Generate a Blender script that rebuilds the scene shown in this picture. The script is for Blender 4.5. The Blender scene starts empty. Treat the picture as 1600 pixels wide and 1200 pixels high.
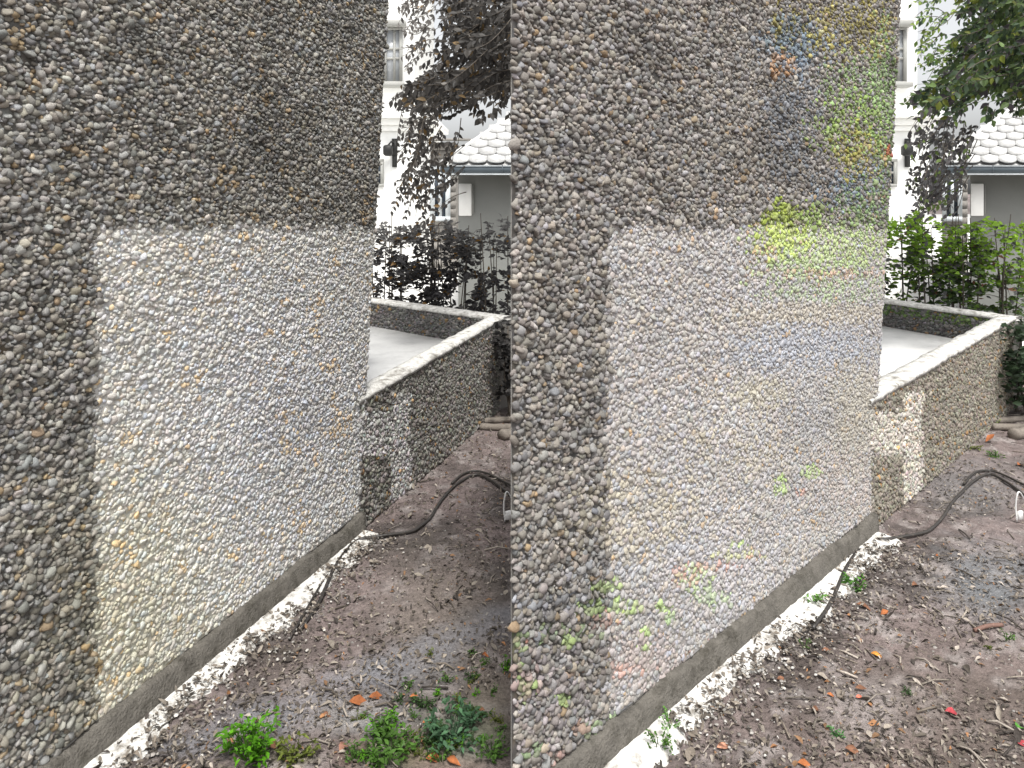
import bpy, math, random
import numpy as np
random.seed(7); RNG = np.random.default_rng(7)
SC = bpy.context.scene
COL = SC.collection

# ------------------------------------------------------------------ camera, sky, sun, exposure
F, EYE, HZ = 1160.0, 1.5, 300.0          # focal length in photo pixels, eye height, horizon row (photo 1600x1200)
cam = bpy.data.cameras.new("camera"); camo = bpy.data.objects.new("camera", cam); COL.objects.link(camo)
cam.sensor_width = 36; cam.lens = 36 * F / 1600; cam.shift_y = -300 / 1600; cam.clip_end = 2000; cam.clip_start = 0.05
camo.location = (0, 0, EYE); camo.rotation_euler = (math.radians(90), 0, 0); SC.camera = camo

SUN_EL, SUN_AZ = math.radians(64), math.radians(170)       # azimuth clockwise from +Y: high behind the camera
w = bpy.data.worlds.new("World"); SC.world = w; w.use_nodes = True
nt = w.node_tree; nt.nodes.clear()
sky = nt.nodes.new("ShaderNodeTexSky"); sky.sky_type = 'NISHITA'; sky.sun_disc = False
sky.sun_elevation = SUN_EL; sky.sun_rotation = SUN_AZ; sky.air_density = 1.0; sky.dust_density = 4.0; sky.ozone_density = 1.0
hsv = nt.nodes.new("ShaderNodeHueSaturation"); hsv.inputs["Saturation"].default_value = 0.12
bg = nt.nodes.new("ShaderNodeBackground"); bg.inputs[1].default_value = 0.14
out = nt.nodes.new("ShaderNodeOutputWorld")
nt.links.new(sky.outputs[0], hsv.inputs["Color"]); nt.links.new(hsv.outputs[0], bg.inputs[0]); nt.links.new(bg.outputs[0], out.inputs[0])
sl = bpy.data.lights.new("sun", 'SUN'); sl.energy = 2.0; sl.angle = math.radians(10); sl.color = (1, 0.97, 0.92)
so = bpy.data.objects.new("sun", sl); COL.objects.link(so)
sx, sy, sz = math.sin(SUN_AZ) * math.cos(SUN_EL), math.cos(SUN_AZ) * math.cos(SUN_EL), math.sin(SUN_EL)
import mathutils
so.rotation_euler = mathutils.Vector((sx, sy, sz)).to_track_quat('Z', 'Y').to_euler(); so.location = (3, -4, 12)
SC.view_settings.view_transform = 'Standard'; SC.view_settings.look = 'None'; SC.view_settings.gamma = 1
SC.view_settings.exposure = 0.80
SC.render.engine = 'CYCLES'; SC.cycles.max_bounces = 6; SC.cycles.transparent_max_bounces = 4

# ------------------------------------------------------------------ helpers
def at(x, y, Y):                          # the point at depth Y seen at photo pixel (x, y)
    return np.array([(x - 800) / F * Y, Y, EYE - (y - HZ) / F * Y])
def gnd(x, y, h=0.0):                     # the ground point seen at photo pixel (x, y)
    Y = F * (EYE - h) / (y - HZ); return np.array([(x - 800) / F * Y, Y, h])
def pix(P):
    P = np.asarray(P); return 800 + F * P[..., 0] / P[..., 1], HZ + F * (EYE - P[..., 2]) / P[..., 1]

ORIG = {}
SKEW = [0.0, 0.0]                          # the right-hand outbuildings stand on a skewed plot: side walls run back to the right
def empty(name, label, cat, loc, group=None):
    o = bpy.data.objects.new(name, None); COL.objects.link(o); o.location = tuple(float(v) for v in loc); o.empty_display_size = .1
    ORIG[o.name] = np.array(loc, float); tag(o, label, cat, group); return o
def tag(o, label=None, cat=None, group=None, kind=None):
    if label: o["label"] = label
    if cat: o["category"] = cat
    if group: o["group"] = group
    if kind: o["kind"] = kind
    return o
def mesh(name, V, faces, mat, parent=None, col=None, smooth=False, loc=None):
    """faces: list of (n,k) int arrays. col: (nverts,3)."""
    V = np.array(V, float)
    if SKEW[0]: V[:, 0] += SKEW[0] * (V[:, 1] - SKEW[1])
    off = np.zeros(3)
    if parent is not None: off = ORIG[parent.name]
    elif loc is not None: off = np.asarray(loc, float)
    me = bpy.data.meshes.new(name)
    me.vertices.add(len(V)); me.vertices.foreach_set("co", (V - off).astype(np.float32).ravel())
    faces = [np.asarray(f, np.int32) for f in faces if len(f)]
    nl = sum(f.size for f in faces); npoly = sum(len(f) for f in faces)
    me.loops.add(nl); me.polygons.add(npoly)
    me.loops.foreach_set("vertex_index", np.concatenate([f.ravel() for f in faces]))
    tot = np.concatenate([np.full(len(f), f.shape[1], np.int32) for f in faces])
    st = np.concatenate([[0], np.cumsum(tot)[:-1]]).astype(np.int32)
    me.polygons.foreach_set("loop_start", st); me.polygons.foreach_set("loop_total", tot)
    if smooth is not False:
        sm = np.ones(npoly, bool) if smooth is True else smooth
        me.polygons.foreach_set("use_smooth", sm)
    if col is not None:
        a = me.color_attributes.new("tint", 'FLOAT_COLOR', 'POINT')
        c = np.ones((len(V), 4), np.float32); c[:, :3] = col; a.data.foreach_set("color", c.ravel())
    me.update(calc_edges=True); me.validate()
    if mat: me.materials.append(mat)
    o = bpy.data.objects.new(name, me); COL.objects.link(o)
    if parent is not None: o.parent = parent
    else: o.location = tuple(off)
    ORIG[o.name] = off
    return o

class MB:
    def __init__(s): s.V = []; s.q = []; s.t = []; s.C = []; s.n = 0
    def add(s, V, q=(), t=(), c=None):
        V = np.asarray(V, float); s.V.append(V)
        if len(q): s.q.append(np.asarray(q, int) + s.n)
        if len(t): s.t.append(np.asarray(t, int) + s.n)
        s.C.append(np.tile(np.asarray(c if c is not None else (1, 1, 1), float), (len(V), 1)) if c is None or np.ndim(c) == 1 else np.asarray(c, float))
        s.n += len(V)
    def box(s, c, size, rz=0.0, col=None, bev=0.0):
        hx, hy, hz = [v / 2 for v in size]
        b = min(bev, hx * .9, hy * .9, hz * .9)
        co, si = math.cos(rz), math.sin(rz)
        def tr(P):
            P = np.array(P, float); R = np.stack([P[:, 0] * co - P[:, 1] * si, P[:, 0] * si + P[:, 1] * co, P[:, 2]], 1)
            return R + np.asarray(c)
        if b <= 0:
            P = [(x, y, z) for z in (-hz, hz) for x, y in ((-hx, -hy), (hx, -hy), (hx, hy), (-hx, hy))]
            s.add(tr(P), [(0, 3, 2, 1), (4, 5, 6, 7), (0, 1, 5, 4), (1, 2, 6, 5), (2, 3, 7, 6), (3, 0, 4, 7)], c=col)
        else:
            P = []
            for z, k in ((-hz, b), (-hz + b, 0), (hz - b, 0), (hz, b)):
                X, Y = hx - k, hy - k; bb = b * .6
                P += [(-X + bb, -Y, z), (X - bb, -Y, z), (X, -Y + bb, z), (X, Y - bb, z), (X - bb, Y, z), (-X + bb, Y, z), (-X, Y - bb, z), (-X, -Y + bb, z)]
            q = []
            for r in range(3):
                for i in range(8):
                    j = (i + 1) % 8; q.append((r * 8 + i, r * 8 + j, r * 8 + 8 + j, r * 8 + 8 + i))
            q += [(24, 25, 28, 29), (25, 26, 27, 28), (29, 30, 31, 24), (5, 4, 1, 0), (4, 3, 2, 1), (0, 7, 6, 5)]
            s.add(tr(P), q, c=col)
    def quad(s, a, b, c, d, col=None): s.add([a, b, c, d], [(0, 1, 2, 3)], c=col)
    def prism(s, poly, z0, z1, col=None):             # vertical prism over a ccw plan polygon; z may be per-vertex lists
        n = len(poly); z0 = np.broadcast_to(z0, n); z1 = np.broadcast_to(z1, n)
        P = [(x, y, z0[i]) for i, (x, y) in enumerate(poly)] + [(x, y, z1[i]) for i, (x, y) in enumerate(poly)]
        q = [(i, (i + 1) % n, n + (i + 1) % n, n + i) for i in range(n)]
        t = [(n, n + i, n + i + 1) for i in range(1, n - 1)] + [(0, i + 1, i) for i in range(1, n - 1)]
        s.add(P, q, t, c=col)
    def tube(s, pts, r, seg=7, col=None, cap=True):
        pts = np.asarray(pts, float); n = len(pts); r = np.broadcast_to(r, n)
        T = np.gradient(pts, axis=0); T /= np.linalg.norm(T, axis=1)[:, None] + 1e-9
        up = np.array([0, 0, 1.]) if abs(T[0, 2]) < .9 else np.array([1., 0, 0])
        A = np.cross(T, up); A /= np.linalg.norm(A, axis=1)[:, None] + 1e-9; B = np.cross(A, T)
        th = np.linspace(0, 2 * math.pi, seg, endpoint=False)
        P = pts[:, None] + r[:, None, None] * (np.cos(th)[None, :, None] * A[:, None] + np.sin(th)[None, :, None] * B[:, None])
        q = [(i * seg + k, i * seg + (k + 1) % seg, (i + 1) * seg + (k + 1) % seg, (i + 1) * seg + k) for i in range(n - 1) for k in range(seg)]
        V = P.reshape(-1, 3); t = []
        if cap:
            V = np.vstack([V, pts[0], pts[-1]]); a, b = len(V) - 2, len(V) - 1
            t = [(a, (k + 1) % seg, k) for k in range(seg)] + [(b, (n - 1) * seg + k, (n - 1) * seg + (k + 1) % seg) for k in range(seg)]
        s.add(V, q, t, c=col)
    def build(s, name, mat, parent=None, smooth=False, loc=None):
        f = []
        if s.q: f.append(np.concatenate(s.q))
        if s.t: f.append(np.concatenate(s.t))
        return mesh(name, np.concatenate(s.V), f, mat, parent, np.concatenate(s.C), smooth, loc)

def spline(P, n=8):                                    # Catmull-Rom
    P = np.asarray(P, float); P = np.vstack([2 * P[0] - P[1], P, 2 * P[-1] - P[-2]]); o = []
    for i in range(1, len(P) - 2):
        for t in np.linspace(0, 1, n, endpoint=False):
            a, b, c, d = P[i - 1:i + 3]
            o.append(.5 * (2 * b + (c - a) * t + (2 * a - 5 * b + 4 * c - d) * t * t + (-a + 3 * b - 3 * c + d) * t ** 3))
    o.append(P[-2]); return np.array(o)

def vnoise(x, y, seed=0):                              # smooth value noise in [0,1]
    x = np.asarray(x, float); y = np.asarray(y, float); xi = np.floor(x).astype(np.int64); yi = np.floor(y).astype(np.int64)
    fx = x - xi; fy = y - yi; fx = fx * fx * (3 - 2 * fx); fy = fy * fy * (3 - 2 * fy)
    def h(a, b):
        n = (a * 374761393 + b * 668265263 + seed * 974634777) & 0x7fffffff
        n = ((n ^ (n >> 13)) * 1274126177) & 0x7fffffff
        return ((n ^ (n >> 16)) & 0xffff) / 65535.0
    return (h(xi, yi) * (1 - fx) + h(xi + 1, yi) * fx) * (1 - fy) + (h(xi, yi + 1) * (1 - fx) + h(xi + 1, yi + 1) * fx) * fy
def fbm(x, y, seed=0, o=4):
    s = 0; a = .5
    for k in range(o): s = s + a * vnoise(x * 2 ** k, y * 2 ** k, seed + k); a *= .5
    return s

# ------------------------------------------------------------------ materials
def mat(name, base=(.5, .5, .5), rough=.8, tint=False, var=.25, scale=40, bump=.2, bscale=120, spec=.3, metal=0, trans=0, rnd=0.0, detail=6, stain=None):
    m = bpy.data.materials.new(name); m.use_nodes = True; N = m.node_tree.nodes; L = m.node_tree.links
    b = N["Principled BSDF"]; b.inputs["Roughness"].default_value = rough; b.inputs["Metallic"].default_value = metal
    b.inputs["Specular IOR Level"].default_value = spec
    tc = N.new("ShaderNodeTexCoord"); co = tc.outputs["Object"]
    n1 = N.new("ShaderNodeTexNoise"); n1.inputs["Scale"].default_value = scale; n1.inputs["Detail"].default_value = detail; n1.inputs["Roughness"].default_value = .65
    L.new(co, n1.inputs["Vector"])
    mr = N.new("ShaderNodeMapRange"); mr.inputs[1].default_value = .25; mr.inputs[2].default_value = .75; mr.inputs[3].default_value = 1 - var; mr.inputs[4].default_value = 1 + var
    L.new(n1.outputs["Fac"], mr.inputs[0])
    if tint:
        a = N.new("ShaderNodeAttribute"); a.attribute_name = "tint"; src = a.outputs["Color"]
    else:
        r = N.new("ShaderNodeRGB"); r.outputs[0].default_value = (*base, 1); src = r.outputs[0]
    mul = N.new("ShaderNodeMix"); mul.data_type = 'RGBA'; mul.blend_type = 'MULTIPLY'; mul.inputs[0].default_value = 1
    L.new(src, mul.inputs[6]); L.new(mr.outputs[0], mul.inputs[7]); c = mul.outputs[2]
    if rnd:
        g = N.new("ShaderNodeNewGeometry"); m2 = N.new("ShaderNodeMapRange"); m2.inputs[3].default_value = 1 - rnd; m2.inputs[4].default_value = 1 + rnd
        L.new(g.outputs["Random Per Island"], m2.inputs[0])
        mm = N.new("ShaderNodeMix"); mm.data_type = 'RGBA'; mm.blend_type = 'MULTIPLY'; mm.inputs[0].default_value = 1
        L.new(c, mm.inputs[6]); L.new(m2.outputs[0], mm.inputs[7]); c = mm.outputs[2]
    if stain:
        sc_, scol, lo, hi = stain
        n3 = N.new("ShaderNodeTexNoise"); n3.inputs["Scale"].default_value = sc_; n3.inputs["Detail"].default_value = 8; n3.inputs["Roughness"].default_value = .7; L.new(co, n3.inputs["Vector"])
        m3 = N.new("ShaderNodeMapRange"); m3.inputs[1].default_value = lo; m3.inputs[2].default_value = hi; L.new(n3.outputs["Fac"], m3.inputs[0])
        mm = N.new("ShaderNodeMix"); mm.data_type = 'RGBA'; L.new(m3.outputs[0], mm.inputs[0]); L.new(c, mm.inputs[6]); mm.inputs[7].default_value = (*scol, 1); c = mm.outputs[2]
    L.new(c, b.inputs["Base Color"])
    if bump:
        n2 = N.new("ShaderNodeTexNoise"); n2.inputs["Scale"].default_value = bscale; n2.inputs["Detail"].default_value = 6; L.new(co, n2.inputs["Vector"])
        bp = N.new("ShaderNodeBump"); bp.inputs["Strength"].default_value = bump; bp.inputs["Distance"].default_value = .01
        L.new(n2.outputs["Fac"], bp.inputs["Height"]); L.new(bp.outputs[0], b.inputs["Normal"])
    if trans:
        tr = N.new("ShaderNodeBsdfTranslucent"); L.new(c, tr.inputs["Color"]); mx = N.new("ShaderNodeMixShader"); mx.inputs[0].default_value = trans
        L.new(b.outputs[0], mx.inputs[1]); L.new(tr.outputs[0], mx.inputs[2]); L.new(mx.outputs[0], N["Material Output"].inputs[0])
    return m
M = dict(
    pebble=mat("pebble_dash", rough=.75, tint=True, var=.22, scale=160, bump=.25, bscale=300),
    cement=mat("dark_cement", (.125, .115, .10), .9, var=.22, scale=30, bump=.5, bscale=200, stain=(7, (.065, .06, .048), .45, .7)),
    plinth=mat("plinth_cement", (.125, .115, .10), .9, var=.35, scale=22, bump=.9, bscale=120, stain=(16, (.055, .05, .04), .5, .68)),
    mortar=mat("white_mortar", (.64, .63, .60), .9, var=.22, scale=40, bump=.5, bscale=90, stain=(18, (.20, .18, .155), .50, .66)),
    coping=mat("coping_concrete", (.56, .55, .52), .9, var=.35, scale=50, bump=.5, bscale=150, stain=(16, (.20, .185, .16), .50, .66)),
    basin=mat("basin_screed", (.60, .60, .59), .7, var=.16, scale=12, bump=.3, bscale=60, stain=(3, (.33, .33, .33), .48, .72)),
    dirt=mat("dirt", rough=.95, tint=True, var=.35, scale=55, bump=1.0, bscale=90),
    paving=mat("pale_paving", (.72, .71, .68), .8, var=.1, scale=8, bump=.1),
    leaf=mat("leaf", rough=.5, tint=True, var=.15, scale=60, bump=0, trans=.42, rnd=.35),
    litter=mat("dry_litter", rough=.8, tint=True, var=.25, scale=150, bump=.3, rnd=.3),
    bark=mat("bark", (.10, .085, .07), .9, var=.4, scale=60, bump=.6),
    white=mat("white_plaster", (.82, .82, .80), .8, var=.04, scale=6, bump=.1),
    grey_wall=mat("grey_plaster", (.225, .23, .217), .85, var=.08, scale=3, bump=.15, stain=(2.5, (.23, .235, .225), .5, .8)),
    slate=mat("gutter_metal", (.075, .095, .11), .4, var=.1, scale=8, bump=.05, spec=.5),
    trim=mat("pale_trim", (.62, .66, .68), .5, var=.06, scale=8, bump=.05),
    tile=mat("roof_tile", (.52, .52, .51), .75, var=.25, scale=14, bump=.3, rnd=.12),
    board=mat("grey_boards", (.25, .235, .215), .8, var=.25, scale=25, bump=.4),
    glass=mat("window_pane", (.40, .42, .44), .15, var=.1, scale=5, bump=0, spec=.6),
    darkglass=mat("dark_pane", (.035, .045, .06), .1, var=.2, scale=5, bump=0, spec=.6),
    frame=mat("grey_frame", (.33, .33, .31), .6, var=.1, bump=.05),
    iron=mat("black_iron", (.02, .02, .02), .5, var=.2, bump=.1),
    rubber=mat("black_rubber", (.035, .031, .028), .45, var=.3, scale=50, bump=.1, spec=.5, stain=(30, (.10, .085, .07), .55, .7)),
    wood=mat("pale_wood", (.20, .175, .15), .85, var=.3, scale=30, bump=.5, stain=(14, (.18, .155, .13), .5, .7)),
    wire=mat("white_wire", (.75, .75, .74), .5, var=.08, bump=.05),
)

# ------------------------------------------------------------------ pebble dash
def lerp(a, b, t): return a + (b - a) * t
def pale_mask(x, y, u):                       # the paler lower panel of a big wall
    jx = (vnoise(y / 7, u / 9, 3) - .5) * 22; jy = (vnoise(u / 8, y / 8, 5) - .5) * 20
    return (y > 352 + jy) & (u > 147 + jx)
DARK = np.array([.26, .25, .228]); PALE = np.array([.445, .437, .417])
SIDE_GAIN = [(1.0, 1.30), (.88, .86)]       # per-wall gain put into the colour to offset uneven light: (dark, pale)
# coloured blotches on the right-hand wall: x, y, rx, ry, colour, density
G1, G2, YL, BL, RD, BR, PU, TN = (.22, .34, .05), (.17, .27, .09), (.33, .29, .05), (.17, .23, .30), (.42, .20, .14), (.36, .19, .08), (.27, .255, .29), (.40, .35, .23)
SPOTS = [(1238, 62, 42, 36, (.16, .22, .25), .8), (1228, 100, 12, 24, BR, .95), (1248, 72, 60, 40, BL, .45), (1235, 190, 45, 90, (.22, .25, .29), .55), (1250, 104, 6, 22, BL, .9), (1207, 105, 7, 22, BR, .9), (1214, 40, 8, 40, YL, .7),
         (1300, 45, 70, 50, YL, .45), (1370, 40, 30, 60, YL, .4), (1345, 130, 60, 50, G2, .45), (1330, 195, 62, 55, G1, .5), (1345, 240, 45, 40, YL, .5), (1380, 160, 22, 140, G2, .5),
         (1300, 300, 40, 30, BL, .4), (1385, 238, 8, 8, (.55, .12, .04), .8), (1350, 290, 40, 40, BL, .45), (1345, 320, 45, 50, G2, .5), (1218, 335, 32, 24, (.30, .40, .02), .9), (1270, 335, 26, 22, G1, .5),
         (1285, 380, 110, 42, (.38, .50, .16), .62), (1220, 372, 45, 30, (.42, .52, .10), .7), (1285, 430, 110, 35, (.36, .47, .22), .45), (1285, 428, 120, 9, (.50, .33, .24), .4), (1195, 395, 18, 12, (.55, .38, .2), .5), (1290, 460, 100, 16, (.36, .44, .28), .4),
         (1260, 490, 130, 20, (.46, .42, .34), .8), (1265, 545, 120, 36, (.37, .40, .46), .75), (1180, 615, 48, 24, (.45, .41, .28), .9), (1340, 650, 50, 85, (.46, .42, .32), .9), (1270, 640, 40, 60, (.42, .42, .42), .5),
         (1330, 760, 70, 60, (.50, .40, .34), .45), (1220, 748, 10, 8, G1, .8), (1265, 735, 16, 10, G1, .8), (1222, 765, 14, 9, G1, .8), (1250, 768, 10, 6, RD, .7),
         (980, 800, 110, 70, TN, .5), (1150, 700, 90, 60, TN, .3),
         (1120, 900, 80, 70, (.42, .40, .43), .5), (1085, 905, 28, 22, (.34, .46, .16), .7), (1110, 935, 30, 16, (.32, .45, .18), .7), (1068, 900, 26, 14, RD, .6), (1115, 885, 40, 10, RD, .5), (1160, 868, 42, 8, (.42, .44, .14), .6), (1155, 850, 12, 5, G1, .6), (1175, 870, 16, 5, RD, .5),
         (940, 915, 26, 12, G1, .75), (925, 945, 30, 16, G1, .65), (975, 945, 26, 12, G1, .6), (885, 1000, 10, 14, G1, .8), (870, 990, 60, 14, G2, .4), (935, 970, 30, 16, RD, .45), (860, 1090, 60, 80, (.23, .19, .20), .5),
         (835, 1000, 10, 7, (.36, .10, .06), .8), (895, 1052, 14, 8, BR, .8), (1000, 1035, 60, 40, (.50, .38, .34), .6), (985, 1045, 40, 12, (.52, .24, .16), .5), (1035, 950, 12, 10, G1, .8), (1050, 965, 12, 8, G2, .8), (1005, 985, 14, 8, G1, .7), (1005, 1010, 12, 6, G1, .7), (1110, 1005, 8, 8, RD, .8), (1085, 1025, 18, 10, RD, .5), (1010, 1020, 60, 30, (.48, .38, .35), .4),
         (808, 1010, 12, 36, G1, .7), (820, 1075, 18, 18, G1, .7), (875, 1090, 14, 8, G1, .8), (835, 1170, 22, 12, G2, .7), (800, 1060, 40, 60, (.24, .15, .13), .4), (900, 1135, 14, 10, (.30, .16, .09), .8), (880, 1185, 30, 14, (.24, .12, .09), .6), (935, 1160, 24, 40, G2, .5), (965, 1120, 30, 10, G2, .5),
         (880, 940, 90, 12, (.22, .24, .28), .5), (960, 890, 60, 12, (.34, .36, .40), .5), (1050, 855, 60, 12, (.38, .40, .45), .5)]
def wall_colour(P, side, seed):
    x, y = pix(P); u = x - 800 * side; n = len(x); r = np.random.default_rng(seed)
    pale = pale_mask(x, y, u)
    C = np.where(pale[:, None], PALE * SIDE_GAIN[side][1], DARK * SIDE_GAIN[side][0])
    if side == 0:
        warm = np.clip(1 - np.hypot((u - 190) / 200, (y - 980) / 330), 0, 1)[:, None]
        C = C * (1 + warm * np.array([.0, -.02, -.17])) * np.where(pale[:, None], np.array([.985, .985, .97]), 1.0)
        cool = np.clip(1 - np.hypot((u - 450) / 260, (y - 640) / 330), 0, 1)[:, None]
        C = C * (1 + cool * np.array([-.015, 0, .085]))
    else:
        C = C * np.array([1.0, .975, .985])
    mold = np.clip((fbm(u / 60, y / 45, 21) - .52) * 5, 0, 1)[:, None] * (~pale)[:, None]
    C = C * (1 - .30 * mold)
    C = C * (1 + (fbm(u / 110, y / 110, 31)[:, None] - .5) * .35)
    hue = r.normal(0, 1, (n, 3)) * np.array([.018, .010, .022]) + r.normal(0, 1, (n, 1)) * np.array([.03, 0, -.05]) + r.normal(0, 1, (n, 1)) * np.where(pale, .065, .21)[:, None]
    C = C * np.exp(hue)
    k = r.random(n); o = k < (.022 if side == 0 else .010)
    rust = vnoise(u / 26, y / 26, 77) > .80
    o |= rust & (k > (.72 if side == 0 else .90))
    C[o] = C[o] * np.array([1.16, .93, .66])
    d = (k > .988) & ~pale; C[d] = C[d] * .6
    if side == 1:
        for (cx, cy, rx, ry, c, dn) in SPOTS:
            e = np.hypot((x - cx) / rx, (y - cy) / ry); hit = (r.random(n) < dn * np.clip(1.6 - 1.2 * e, 0, 1)) & (e < 1.3)
            lum = C[hit].mean(1, keepdims=True); c = np.array(c); c = lerp(np.full(3, c.mean()), c, .95 if cy < 600 else .66); C[hit] = lerp(C[hit], c * (lum / c.mean()), .42 + .42 * r.random((hit.sum(), 1)))
    return np.clip(C, .02, .8)
def pebbles(P0, d, nrm, s0, s1f, h0, h1f, colf, seed, cw=.0190, ch=.0132, prot=.0070, relief=None):
    """domes over the plane P0 + s*d + h*z; s1f(h), h1f(s) give the outline. returns V, quads, tris, C"""
    r = np.random.default_rng(seed)
    hmax = np.max(h1f(np.linspace(s0, s1f(0) + .5, 30))); smax = max(s1f(h0), s1f(hmax))
    ns = int((smax - s0) / cw) + 2; nh = int((hmax - h0) / ch) + 2
    S, H = np.meshgrid(np.arange(ns), np.arange(nh)); S = S + .5 * (H % 2)
    s = s0 + (S + r.uniform(-.42, .42, S.shape)) * cw; h = h0 + (H + r.uniform(-.40, .40, S.shape)) * ch
    s, h = s.ravel(), h.ravel()
    ok = (s > s0 + cw * .28) & (s < s1f(h) - .002) & (h < h1f(s)) & (h > h0 + .003) & (vnoise(s / .022, h / .016, 3) > .07); s, h = s[ok], h[ok]; n = len(s)
    big = np.minimum(np.exp(r.normal(0, .27, n)), 1.65); a = cw * .58 * big * r.uniform(.85, 1.2, n); b = ch * .62 * big * r.uniform(.85, 1.25, n); z = prot * big * r.uniform(.7, 1.35, n)
    if relief is not None:
        k_ = relief(P0[None] + s[:, None] * d + h[:, None] * np.array([0, 0, 1.])); z = z * k_; a = a * (.75 + .25 * k_); b = b * (.75 + .25 * k_)
    rot = r.normal(.12, .45, n)
    K = 8; th = np.linspace(0, 2 * math.pi, K, endpoint=False)
    prof = [(1.0, -.15), (.95, .50), (.68, .90)]
    wob = 1 + r.normal(0, .20, (n, K))
    tlt = r.normal(0, .34, (n, 2)); tlt[:, 1] -= .18
    vs = []
    for (rr, zz) in prof:
        ca, sa = np.cos(th) * rr, np.sin(th) * rr
        X = ca[None] * wob * a[:, None]; Y = sa[None] * wob * b[:, None]
        Z = z[:, None] * (zz + (tlt[:, :1] * ca[None] + tlt[:, 1:] * sa[None]) * (zz > 0))
        vs.append(np.stack([X, Y, Z], -1))
    apex = np.stack([0 * a, 0 * a, z], -1)[:, None]
    L = np.concatenate(vs + [apex], 1)                                   # n, 25, 3
    c, si = np.cos(rot)[:, None], np.sin(rot)[:, None]
    X = L[..., 0] * c - L[..., 1] * si; Y = L[..., 0] * si + L[..., 1] * c
    ss = s[:, None] + X; hh = h[:, None] + Y
    V = P0[None, None] + ss[..., None] * d + hh[..., None] * np.array([0, 0, 1.]) + L[..., 2:3] * nrm
    nv = 3 * K + 1; base = (np.arange(n) * nv)[:, None, None]
    q = np.array([(g * K + i, g * K + (i + 1) % K, (g + 1) * K + (i + 1) % K, (g + 1) * K + i) for g in range(2) for i in range(K)])
    t = np.array([(2 * K + i, 2 * K + (i + 1) % K, 3 * K) for i in range(K)])
    Q = (q[None] + base).reshape(-1, 4); T = (t[None] + base).reshape(-1, 3)
    ctr = P0[None] + s[:, None] * d + h[:, None] * np.array([0, 0, 1.])
    C = np.repeat(colf(ctr)[:, None], nv, 1).reshape(-1, 3)
    return V.reshape(-1, 3), Q, T, C
def backing(P0, d, s0, s1f, h0, h1f, colf, gap, step=.02):
    hs = np.arange(h0, np.max(h1f(np.linspace(s0, s1f(0) + .4, 20))) + step, step); nS = int((s1f(0) - s0) / step) + 2
    f = np.linspace(0, 1, nS); H, Fr = np.meshgrid(hs, f, indexing='ij'); S = s0 + Fr * (s1f(H) - s0); H = np.minimum(H, h1f(S))
    V = P0[None, None] + S[..., None] * d + H[..., None] * np.array([0, 0, 1.])
    V = V.reshape(-1, 3); C = colf(V) * gap(V)
    i, j = np.meshgrid(np.arange(len(hs) - 1), np.arange(nS - 1), indexing='ij'); a = (i * nS + j).ravel()
    return V, np.stack([a, a + 1, a + nS + 1, a + nS], 1), C

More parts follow.
